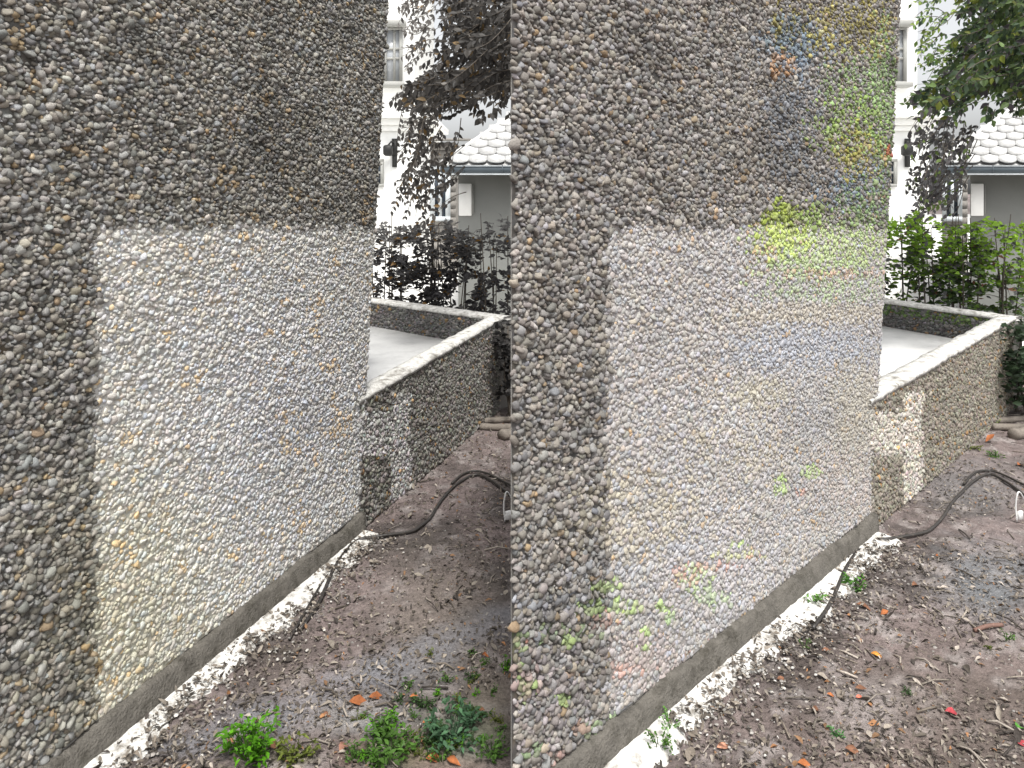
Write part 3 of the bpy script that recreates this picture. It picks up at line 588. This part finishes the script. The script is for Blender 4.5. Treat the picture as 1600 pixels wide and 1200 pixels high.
def grey_house(side, label):
    X0 = 800 * side; Yd = 16.0; px = lambda u: (u + X0 - 800) / F * Yd; hz = lambda y: EYE - (y - HZ) / F * Yd
    SKEW[:] = [px(668) / Yd, Yd] if side else [0, 0]
    xa, xb = px(672), px(712); root = empty("grey_timber_house", label, "house", ((xa + xb) / 2, Yd + 1.5, -.3))
    m = MB(); zt = hz(222); nb_ = 16
    m.box(((xa + xb) / 2, Yd + 1.55, (zt - .3) / 2), (xb - xa - .04, 2.9, zt + .3))
    for k in range(nb_):
        z0 = -.3 + (zt + .3) * k / nb_; hh = (zt + .3) / nb_; m.box(((xa + xb) / 2, Yd + .07 - .006 * (k % 2), z0 + hh / 2), (xb - xa, .05, hh - .012))
    m.build("boarded_wall", M["board"], root)
    r = MB(); r.prism([(xa - .25, Yd - .3), (xb + .2, Yd - .3), (xb + .2, Yd + 3.3), (xa - .25, Yd + 3.3)], [zt + .0, zt, zt + .25, zt + .25], [zt + .06, zt + .06, zt + .31, zt + .31]); r.build("roof", M["board"], root)
    x0, x1, z0, z1 = px(676), px(700), hz(342), hz(262); f = MB(); t = .1
    for (cx, cz, sx_, sz_) in [((x0 + x1) / 2, z1, x1 - x0 + t, t), ((x0 + x1) / 2, z0, x1 - x0 + t, t), (x0, (z0 + z1) / 2, t, z1 - z0 - t), (x1, (z0 + z1) / 2, t, z1 - z0 - t), ((x0 + x1) / 2, (z0 + z1) / 2, .07, z1 - z0 - t)]: f.box((cx, Yd, cz), (sx_, .12, sz_))
    o = f.build("window", M["trim"], root); g = MB(); g.box(((x0 + x1) / 2, Yd + .02, (z0 + z1) / 2), (x1 - x0 - .02, .03, z1 - z0 - .02)); g.build("pane", M["darkglass"], o)
grey_house(0, "grey boarded house half hidden by the pavilion and hanging leaves, between the walls")
grey_house(1, "grey boarded house half hidden by hanging leaves left of the right-hand pavilion")

def pavilion(side, label):
    X0 = 800 * side; Yd = 10.0; px = lambda u, Y=Yd: (u + X0 - 800) / F * Y; hz = lambda y, Y=Yd: EYE - (y - HZ) / F * Y
    SKEW[:] = [px(716) / Yd, Yd] if side else [0, 0]
    xl = px(716); W = 4.2; xr = xl + W; zt = hz(272); root = empty("pavilion", label, "pavilion", ((xl + xr) / 2, Yd + 2, -.3))
    m = MB(); m.box(((xl + xr) / 2, Yd + 2, (zt - .3) / 2), (W, 4, zt + .3), bev=.01); m.build("wall", M["grey_wall"], root)
    s_ = MB(); x0 = px(692, 9.7); s_.box(((x0 + xr + .3) / 2, Yd + 1.9, zt + .026), (xr + .3 - x0, 4.6, .05)); s_.build("soffit", M["grey_wall"], root)
    g = MB(); Yg = 9.55; gl = px(688, Yg); gc = (gl + xr + .3) / 2; gw = xr + .3 - gl
    g.box((gc, Yg, hz(265, Yg)), (gw, .10, .10), bev=.02)
    for k in range(9): g.box((gl + .3 + k * .5, Yg - .005, hz(265, Yg)), (.012, .112, .108))
    go = g.build("gutter", M["slate"], root); t = MB(); t.box((gc, Yg - .055, hz(272.5, Yg)), (gw, .012, .016)); t.box((gc, Yg - .056, hz(259.5, Yg)), (gw, .010, .010)); t.build("gutter_lip", M["trim"], go)
    # hipped roof: deck plus fish-scale tiles laid in courses
    E = np.array([px(690, 9.62), 9.62, hz(258, 9.62)]); tanp = .77; Dp = 2.4; RW = W + .8
    dk_ = MB(); A = E; B = E + (RW, 0, 0); A2 = E + (Dp, Dp, Dp * tanp); B2 = E + (RW - Dp, Dp, Dp * tanp); Cb = E + (RW, 2 * Dp, 0); Db = E + (0, 2 * Dp, 0)
    dk_.add([A, B, B2, A2, Cb, Db], [(0, 1, 2, 3), (4, 5, 3, 2)], [(5, 0, 3), (1, 4, 2)]); rf = dk_.build("roof", M["tile"], root)
    sl_ = math.atan(tanp); ca, sa = math.cos(sl_), math.sin(sl_); L_ = Dp / ca; rows = 17; rh = L_ / rows; cw = .235
    tl = MB(); rng = np.random.default_rng(60 + side)
    out_ = 1.0 * np.array([(-.49, 1.0), (-.49, .28), (-.40, .10), (-.22, -.02), (0, -.06), (.22, -.02), (.40, .10), (.49, .28), (.49, 1.0)])
    for r_ in range(rows):
        tback = (r_ + .5) * rh * ca
        for k in range(int(RW / cw) + 2):
            xc = (k + .5 * (r_ % 2)) * cw
            for plane in ((0,) if True else ()):
                if xc < tback - .03 or xc > RW - tback + .03: continue
                P = []
                for lift in (.016, .034):
                    for (ox, oy) in out_:
                        v = (r_ + oy * 1.15) * rh; lf = lift + .022 * (1 - oy) + rng.normal(0, .001)
                        P.append(E + np.array([xc + ox * cw, v * ca - lf * sa, v * sa + lf * ca]))
                n_ = len(out_); q = [(i, i + 1, n_ + i + 1, n_ + i) for i in range(n_ - 1)]
                tt = [(n_, n_ + i, n_ + i + 1) for i in range(1, n_ - 1)]
                tl.add(P, q, tt)
    tl.build("roof_tile", M["tile"], rf)
    o = rf.children[0] if rf.children else None
    hp = MB(); hpts = np.array([lerp(A, A2, f) for f in np.linspace(0, 1, 14)]) + (0, 0, .03); hp.tube(hpts, .035, 8); hp.tube(np.array([A2, B2]) + (0, 0, .03), .04, 8); hp.build("ridge_cap", M["tile"], rf)
    d = MB(); d.box((px(712) + .13, Yd - .02, hz(312)), (.17, .05, hz(288) - hz(338)), bev=.008); d.build("white_shutter", M["white"], root)
    l = MB(); l.box((px(739), Yd - .015, hz(312)), (.012, .03, hz(290) - hz(335))); l.build("drainpipe", M["frame"], root)
pavilion(0, "grey pavilion with scalloped pale roof tiles, in the gap left of the middle wall")
pavilion(1, "grey pavilion with scalloped pale roof tiles and dark gutter, at the photo's right edge")

SKEW[:] = [0, 0]

# ------------------------------------------------------------------ hoses, logs, wire hoops
def onG(x, y, up=.0): p = gnd(x, y); p[2] = ground_h(p[0], p[1]) + up; return p
HP = [(470, 985), (498, 945), (525, 888), (555, 851), (592, 846), (640, 836), (656, 828), (673, 810), (687, 788), (704, 768), (721, 753), (744, 744), (769, 755), (800, 776)]
HP2 = [(452, 1000), (476, 962), (505, 912), (545, 862)]
for sd, (la, lb) in enumerate([("black hose arching over the dirt between the left and middle walls", "short dark cable lying along the foot of the left wall beside the hose"), ("black hose arching over the dirt at the photo's right side", "short dark cable lying along the foot of the middle wall beside the hose")]):
    pts = HP if sd == 0 else HP + [(835, 812), (860, 850)]
    P = spline([onG(x + 800 * sd, y, .012) for x, y in pts], 8); h = MB(); h.tube(P, .0068, 9); o = h.build("garden_hose", M["rubber"], smooth=True, loc=P[0]); tag(o, la, "hose")
    P = spline([onG(x + 800 * sd, y, .008) for x, y in HP2], 8); h = MB(); h.tube(P, .0045, 8); o = h.build("cable", M["rubber"], smooth=True, loc=P[0]); tag(o, lb, "cable")
    P = spline([onG(x + 800 * sd, y, .012) for x, y in [(706, 757), (722, 743), (740, 737), (757, 740), (775, 748), (806, 765)]], 6); h = MB(); h.tube(P, .006, 8); o = h.build("garden_hose", M["rubber"], smooth=True, loc=P[0]); tag(o, ["second black hose length behind the arching hose, left of the middle wall", "second black hose length behind the arching hose, at the photo's right edge"][sd], "hose")
    for k, ((xa, ya), (xb, yb), rr, lab) in enumerate([((752, 661), (830, 657), .020, "thin pale pole lying behind the others"), ((750, 671), (830, 672), .022, "long pale pole lying in the middle"), ((783, 686), (840, 676), .034, "thick pale log lying nearest")]):
        A, B = onG(xa + 800 * sd, ya, rr * .8), onG(xb + 800 * sd, yb, rr * .8); f = np.linspace(0, 1, 14)[:, None]; P = lerp(A, B, f) + np.random.default_rng(k).normal(0, .002, (14, 3))
        h = MB(); h.tube(P, rr * (1 + .06 * np.sin(np.arange(14) * 1.7)), 10); o = h.build("log", M["wood"], smooth=True, loc=A); tag(o, lab + [" left of the middle wall's left edge", " at the photo's right edge beyond the hose"][sd], "log", "poles lying on the dirt")
    e = empty("wire_hoop", ["white bent wire hoop stuck in the dirt beside the middle wall's left edge", "white bent wire hoop stuck in the dirt at the photo's right edge"][sd], "wire hoop", onG(795 + 800 * sd, 815))
    Yd = onG(795, 815)[1]; h = MB(); h.tube(spline([at(789 + 800 * sd, 815, Yd), at(787 + 800 * sd, 790, Yd), at(791 + 800 * sd, 769, Yd), at(799 + 800 * sd, 778, Yd + .03), at(806 + 800 * sd, 800, Yd + .08), at(808 + 800 * sd, 814, Yd + .1)], 6), .0035, 7); h.build("hoop", M["wire"], e, smooth=True)
    h = MB(); h.add([at(789 + 800 * sd, 795, Yd), at(797 + 800 * sd, 797, Yd + .03), at(796 + 800 * sd, 809, Yd + .03), at(792 + 800 * sd, 812, Yd + .005)], [(0, 1, 2, 3)]); c = h
    h2 = MB(); p = at(794 + 800 * sd, 805, Yd); h2.box(p, (.028, .012, .040), .4, bev=.003); h2.build("clip", M["wire"], e)

# ------------------------------------------------------------------ litter, chips and twigs on the dirt (uncountable)
def free(p, pad=.05):                      # keep off the walls
    for sd in (0, 1):
        Pc, d, n, s0 = BIG[sd]; s = (p - Pc) @ d; q = (p - Pc) @ n
        if s0 - .05 < s < .03 and -.4 < q < pad: return False
    return True
def ground_samples(n, rng, pad=.03):
    Y = 1.55 + (rng.random(n * 3) ** 1.35) * 4.0; X = rng.uniform(-.69, .72, n * 3) * Y; ok = np.ones(n * 3, bool)
    for sd in (0, 1):
        Pc, d, n_, s0 = BIG[sd]; R_ = np.column_stack([X, Y, 0 * X]) - Pc * (1, 1, 0); a1, q1 = R_ @ d, R_ @ n_; ok &= ~((a1 > s0 - .05) & (a1 < .03) & (q1 > -.4) & (q1 < pad))
    o = np.column_stack([X, Y])[ok][:n]
    return np.column_stack([o, ground_h(o[:, 0], o[:, 1])])
rng = np.random.default_rng(77)
N = 60000; P = ground_samples(N, rng); keep = fbm(P[:, 0] * 3, P[:, 1] * 3, 81) + rng.normal(0, .1, N) > .38; P = P[keep]; n = len(P)
pal = np.array([(.10, .085, .07), (.16, .135, .11), (.065, .055, .048), (.24, .21, .175), (.33, .29, .25), (.19, .11, .06), (.30, .15, .07)]); ci = rng.choice(7, n, p=[.24, .24, .22, .15, .09, .045, .015])
dv = np.column_stack([rng.normal(0, 1, (n, 2)), rng.normal(.1, .25, n)]); nr = np.column_stack([rng.normal(0, .35, (n, 2)), np.ones(n)]); ln = np.exp(rng.normal(math.log(.0110), .45, n))
V, q, t, C = leaf_mesh(P + (0, 0, .006), dv, nr, ln, ln * rng.uniform(.35, .6, n), pal[ci], fold=.3, curl=.6, rng=rng)
o = mesh("leaf_litter", V, [q, t], M["litter"], col=C); tag(o, "dry brown leaf litter scattered over the dirt", "leaf litter", kind="stuff")
tw = MB()
P = ground_samples(700, rng)
for p in P:
    a = rng.uniform(0, math.pi); L_ = rng.uniform(.02, .11); dd = np.array([math.cos(a), math.sin(a), rng.normal(0, .06)]); pts = [p + (0, 0, .006), p + dd * L_ * .5 + (rng.normal(0, .006), rng.normal(0, .006), .012), p + dd * L_ + (0, 0, .005)]
    tw.tube(pts, rng.uniform(.0012, .0035), 5, col=pal[rng.choice(5)] * rng.uniform(.6, 1.2))
o = tw.build("twigs", M["litter"]); tag(o, "thin dry twigs strewn over the dirt", "twigs", kind="stuff")
def chips(name, P, smin, smax, cols, label, cat, rng):
    b = MB()
    ico = np.array([(0, 0, 1), (.9, 0, .3), (.28, .85, .3), (-.72, .53, .3), (-.72, -.53, .3), (.28, -.85, .3), (.72, .53, -.4), (-.28, .85, -.4), (-.9, 0, -.4), (-.28, -.85, -.4), (.72, -.53, -.4)])
    ft = [(0, i, i % 5 + 1) for i in range(1, 6)] + [(i, i + 5, i % 5 + 1) for i in range(1, 6)] + [(i % 5 + 1, i + 5, i % 5 + 6) for i in range(1, 6)]
    for p in P:
        s = rng.uniform(smin, smax) ; sc = s * np.array([rng.uniform(.7, 1.3), rng.uniform(.7, 1.3), rng.uniform(.3, .7)]); a = rng.uniform(0, 6.28); R = np.array([[math.cos(a), -math.sin(a), 0], [math.sin(a), math.cos(a), 0], [0, 0, 1]])
        b.add((ico * (1 + rng.normal(0, .15, ico.shape)) * sc) @ R.T + p, t=ft, c=np.array(cols[rng.integers(len(cols))]) * rng.uniform(.7, 1.1))
    o = b.build(name, M["litter"]); tag(o, label, cat, kind="stuff")
chips("stone_chips", ground_samples(4500, rng), .0015, .007, [(.34, .32, .30), (.25, .23, .21), (.14, .12, .11), (.29, .27, .25)], "small stone chips lying in the dirt", "stones", rng)
P = []
for sd in (0, 1):
    Pc, d, n_, s0 = BIG[sd]
    for k in range(1300):
        s = rng.uniform(-1.65, -.02); oo = .035 + abs(rng.normal(0, .095)); p = Pc + d * s + n_ * oo; p[2] = ground_h(p[0], p[1]) + .010; P.append(p)
P = np.array(P); chips("mortar_crumbs", P[rng.random(len(P)) < .8], .0015, .007, [(.50, .48, .45), (.38, .36, .33), (.26, .24, .22)], "white mortar crumbs scattered at the foot of the walls", "mortar crumbs", rng)
k = rng.random(len(P)) < .8; P2 = P[k] + rng.normal(0, .012, (k.sum(), 3)) * (1, 1, 0) + (0, 0, .006); n = len(P2)
dv = np.column_stack([rng.normal(0, 1, (n, 2)), rng.normal(.15, .3, n)]); nr = np.column_stack([rng.normal(0, .5, (n, 2)), np.ones(n)]); ln = rng.uniform(.008, .026, n)
V, q, t, C = leaf_mesh(P2, dv, nr, ln, ln * .45, pal[rng.choice(4, n)], fold=.3, curl=.6, rng=rng)
o = mesh("wall_foot_litter", V, [q, t], M["litter"], col=C); tag(o, "dark leaf bits lying on the white mortar at the walls' feet", "leaf litter", kind="stuff")

# ------------------------------------------------------------------ weeds (things) and single bright fallen leaves (things)
def weed(x, y, size, nl, col, label, tall=.5, group="weeds sprouting from the dirt"):
    rng = np.random.default_rng(int(x * 13 + y)); p = onG(x, y); root = empty("weed", label, "weed", p, group)
    ang = rng.uniform(0, 6.28, nl); rad = size * np.sqrt(rng.random(nl)) * .5
    tips = p + np.column_stack([np.cos(ang) * rad, np.sin(ang) * rad, rng.uniform(.15, 1, nl) * size * tall])
    st = MB()
    for tpt in tips[::1]:
        b0 = p + (tpt - p) * np.array([.25, .25, 0]); st.tube([b0, lerp(b0, tpt, .6) + (0, 0, .004), tpt], [.0016, .0012, .0008], 4, col=np.array(col) * .6, cap=False)
    st.build("stems", M["leaf"], root)
    m_ = nl * 6; ii = np.repeat(np.arange(nl), 6); a2 = ang[ii] + rng.normal(0, 1.1, m_)
    dv = np.column_stack([np.cos(a2), np.sin(a2), rng.normal(.25, .35, m_)]); nr = np.column_stack([rng.normal(0, .3, (m_, 2)), np.ones(m_)]); ln = np.clip(size * .16 * rng.uniform(.6, 1.3, m_), .007, .021)
    V, q, t, C = leaf_mesh(tips[ii] + rng.normal(0, 1, (m_, 3)) * (size * .07, size * .07, size * .05), dv, nr, ln, ln * .5, np.array(col) * np.exp(rng.normal(0, .25, (m_, 1))), rng=rng)
    mesh("leaves", V, [q, t], M["leaf"], root, C)
VG, MG, DG, BG_, OL = (.09, .26, .012), (.08, .17, .03), (.05, .10, .03), (.065, .14, .07), (.13, .16, .03)
SAME = "small green weed sprouting from the dirt near the middle wall"
WEEDS = [(392, 1186, .15, 34, VG, "tall vivid green weed nearest the left wall at the photo's bottom edge", .7), (386, 1160, .07, 14, VG, "vivid green weed just behind the tallest one by the left wall", .8), (462, 1188, .11, 20, OL, "olive green weed patch at the photo's bottom beside the vivid tall weed", .4),
         (556, 1190, .07, 14, MG, "green weed at the photo's bottom edge left of the bright pair", .6), (600, 1150, .09, 20, VG, "bright green weed below the orange leaves", .6), (612, 1180, .15, 30, MG, "wide green weed patch at the bottom below the bright weed", .35), (575, 1196, .06, 10, VG, "small bright weed at the photo's bottom edge under the wide patch", .6),
         (708, 1152, .17, 38, BG_, "widest blue-green weed patch left of the middle wall", .35), (675, 1165, .08, 14, DG, "dark weed beside the widest blue-green patch", .5), (770, 1182, .09, 18, MG, "green weed at the bottom just left of the middle wall's base", .5), (745, 1120, .08, 14, DG, "dark green weed above the blue-green patch by the middle wall", .4), (715, 1096, .05, 9, OL, "olive weed alone on bare dirt left of the middle wall", .5), (660, 1108, .07, 12, DG, "dark green sprig right of the orange leaves", .5),
         (638, 1080, .05, 9, MG, "small green sprig right above the orange leaves", .5), (700, 1068, .05, 8, MG, SAME, .5), (735, 1062, .05, 8, DG, SAME, .5), (788, 1048, .06, 12, VG, "bright weed against the middle wall's left edge", .8), (776, 1130, .05, 9, OL, SAME, .5), (690, 1190, .07, 12, MG, SAME, .5), (738, 1022, .04, 7, MG, SAME, .5), (672, 1026, .03, 6, OL, SAME, .5), (625, 1098, .05, 8, DG, SAME, .4),
         (1335, 914, .10, 22, (.07, .19, .025), "green weed growing against the white mortar beside the middle wall's plinth", .5), (1275, 945, .09, 16, (.13, .27, .06), "pale green weed on the white mortar at the middle wall's foot", .5), (1262, 925, .06, 10, MG, "small weed on the mortar above the pale green one", .5), (1232, 955, .04, 7, MG, "tiny sprig on the white mortar strip", .5),
         (1030, 1168, .08, 16, MG, "green weed at the bottom end of the middle wall's plinth", .8), (1045, 1140, .06, 10, (.16, .36, .07), "pale weed above the plinth's bottom end", .7), (1258, 1010, .04, 7, MG, "small weed beside the cable right of the middle wall", .5), (1573, 1000, .05, 9, MG, "green weed beside the brown stick at the photo's right edge", .4), (1545, 1012, .03, 6, OL, "tiny olive weed left of the brown stick", .4),
         (1515, 650, .13, 16, OL, "olive weed row at the right planter's foot", .3), (1553, 643, .10, 14, (.20, .28, .02), "yellow-green weed at the right planter's far foot", .4), (1556, 662, .09, 12, (.18, .26, .02), "yellow-green tuft beside the pale poles", .4), (1520, 700, .10, 14, OL, "olive tuft between the planter and the hose arch", .25), (1556, 713, .10, 14, MG, "green tuft above the hose arch at the right", .25), (1440, 710, .06, 9, OL, "small olive weed at the right planter's near foot", .4), (1412, 735, .07, 10, (.22, .32, .08), "pale weed at the foot of the right planter's pale patch", .4),
         (1305, 1148, .05, 8, (.10, .28, .08), "pale green sprig on the open dirt at the bottom right", .4), (1420, 1080, .05, 7, DG, "faint dark sprig on the open dirt", .2)]
_r = np.random.default_rng(5)
SAME2 = "tiny green seedling on the dirt between the left and middle walls"
for k in range(26):
    x = _r.uniform(560, 785); y = _r.uniform(1030 + (785 - x) * .25, 1185); WEEDS.append((x, y, _r.uniform(.025, .045), int(_r.integers(5, 8)), [MG, DG, VG, OL][_r.integers(4)], SAME2, .45))
for wd in WEEDS: weed(wd[0], wd[1], wd[2] * .88, wd[3], wd[4], wd[5], wd[6])
def fallen(x, y, L_, c, label, ang=None, grp="single bright fallen leaves"):
    rng = np.random.default_rng(int(x * 7 + y)); p = onG(x, y, .008); L_ *= .82; a = rng.uniform(-.6, .6) if ang is None else ang
    V, q, t, C = leaf_mesh(p[None], np.array([[math.cos(a), math.sin(a), .05]]), np.array([[rng.normal(0, .2), -.35, 1.]]), np.array([L_]), np.array([L_ * .5]), np.array([c], float), fold=.35, curl=.55, rng=rng); C = C * np.exp(rng.normal(-.1, .28, (len(C), 1)))
    o = mesh("fallen_leaf", V, [q, t], M["litter"], col=C, loc=p); tag(o, label, "leaf", grp)
OR, RS, RED, GRN = (.38, .13, .045), (.22, .105, .06), (.36, .05, .06), (.07, .22, .03)
S2 = "small plain orange fallen leaf lying among the dirt and brown litter"; S3 = "small dull rust-brown fallen leaf lying among the dirt and litter"
for f in [(545, 1098, .075, OR, "large orange fallen leaf, left of the touching pair", 0), (576, 1093, .060, OR, "orange fallen leaf, right of the touching pair", .15), (418, 1166, .05, RS, "rust leaf beside the tall vivid weed"), (530, 1178, .075, (.34, .17, .12), "brown-red leaf at the bottom between two weed patches", 1.2), (660, 1134, .045, OR, S2), (652, 1163, .05, RS, S3), (665, 1190, .06, OR, S2), (698, 1190, .05, OR, S2), (640, 1096, .03, OR, S2), (752, 1026, .03, OR, S2), (745, 1110, .035, RS, S3), (505, 1120, .03, RS, S3), (620, 1160, .03, RS, S3),
          (1234, 930, .05, (.62, .26, .10), "orange leaf lying on the white mortar at the middle wall's foot"), (1338, 945, .06, RS, S3), (1376, 960, .05, OR, S2), (1360, 1022, .045, (.52, .22, .04), "golden orange leaf on open dirt right of the middle wall"), (1284, 1020, .035, RS, S3), (1336, 1078, .04, RS, S3), (1337, 1094, .03, (.6, .16, .1), S2), (1292, 1088, .03, OR, S2), (1268, 1112, .04, RS, S3), (1320, 1168, .05, RS, S3), (1246, 1194, .05, OR, S2), (1462, 870, .04, OR, S2), (1425, 915, .05, RS, S3), (1214, 1066, .05, RS, S3),
          (1476, 1115, .055, RED, "bright red leaf alone on the open dirt at the right", -.2), (1588, 1140, .06, GRN, "glossy green leaf at the photo's right edge"), (1590, 1166, .05, RED, "red leaf at the photo's right edge below the green leaf"), (1470, 705, .07, OR, S2), (1540, 692, .08, OR, S2), (1590, 728, .08, OR, S2), (645, 690, .06, RS, S3), (716, 675, .07, (.5, .25, .06), "golden leaf at the foot of the planter between the walls"), (632, 750, .06, (.42, .2, .05), S2), (590, 786, .05, OR, S2), (1425, 745, .06, OR, S2), (1120, 1172, .05, (.4, .2, .13), S2)]:
    fallen(*f)
st = MB(); A, B = onG(1522, 987, .008), onG(1566, 982, .010); st.tube(spline([A, lerp(A, B, .5) + (0, 0, .006), B], 6), [.007] * 13, 8, col=(.17, .10, .08)); o = st.build("stick", M["litter"], smooth=True, loc=A); tag(o, "smooth reddish brown stick lying on the dirt at the right", "stick")
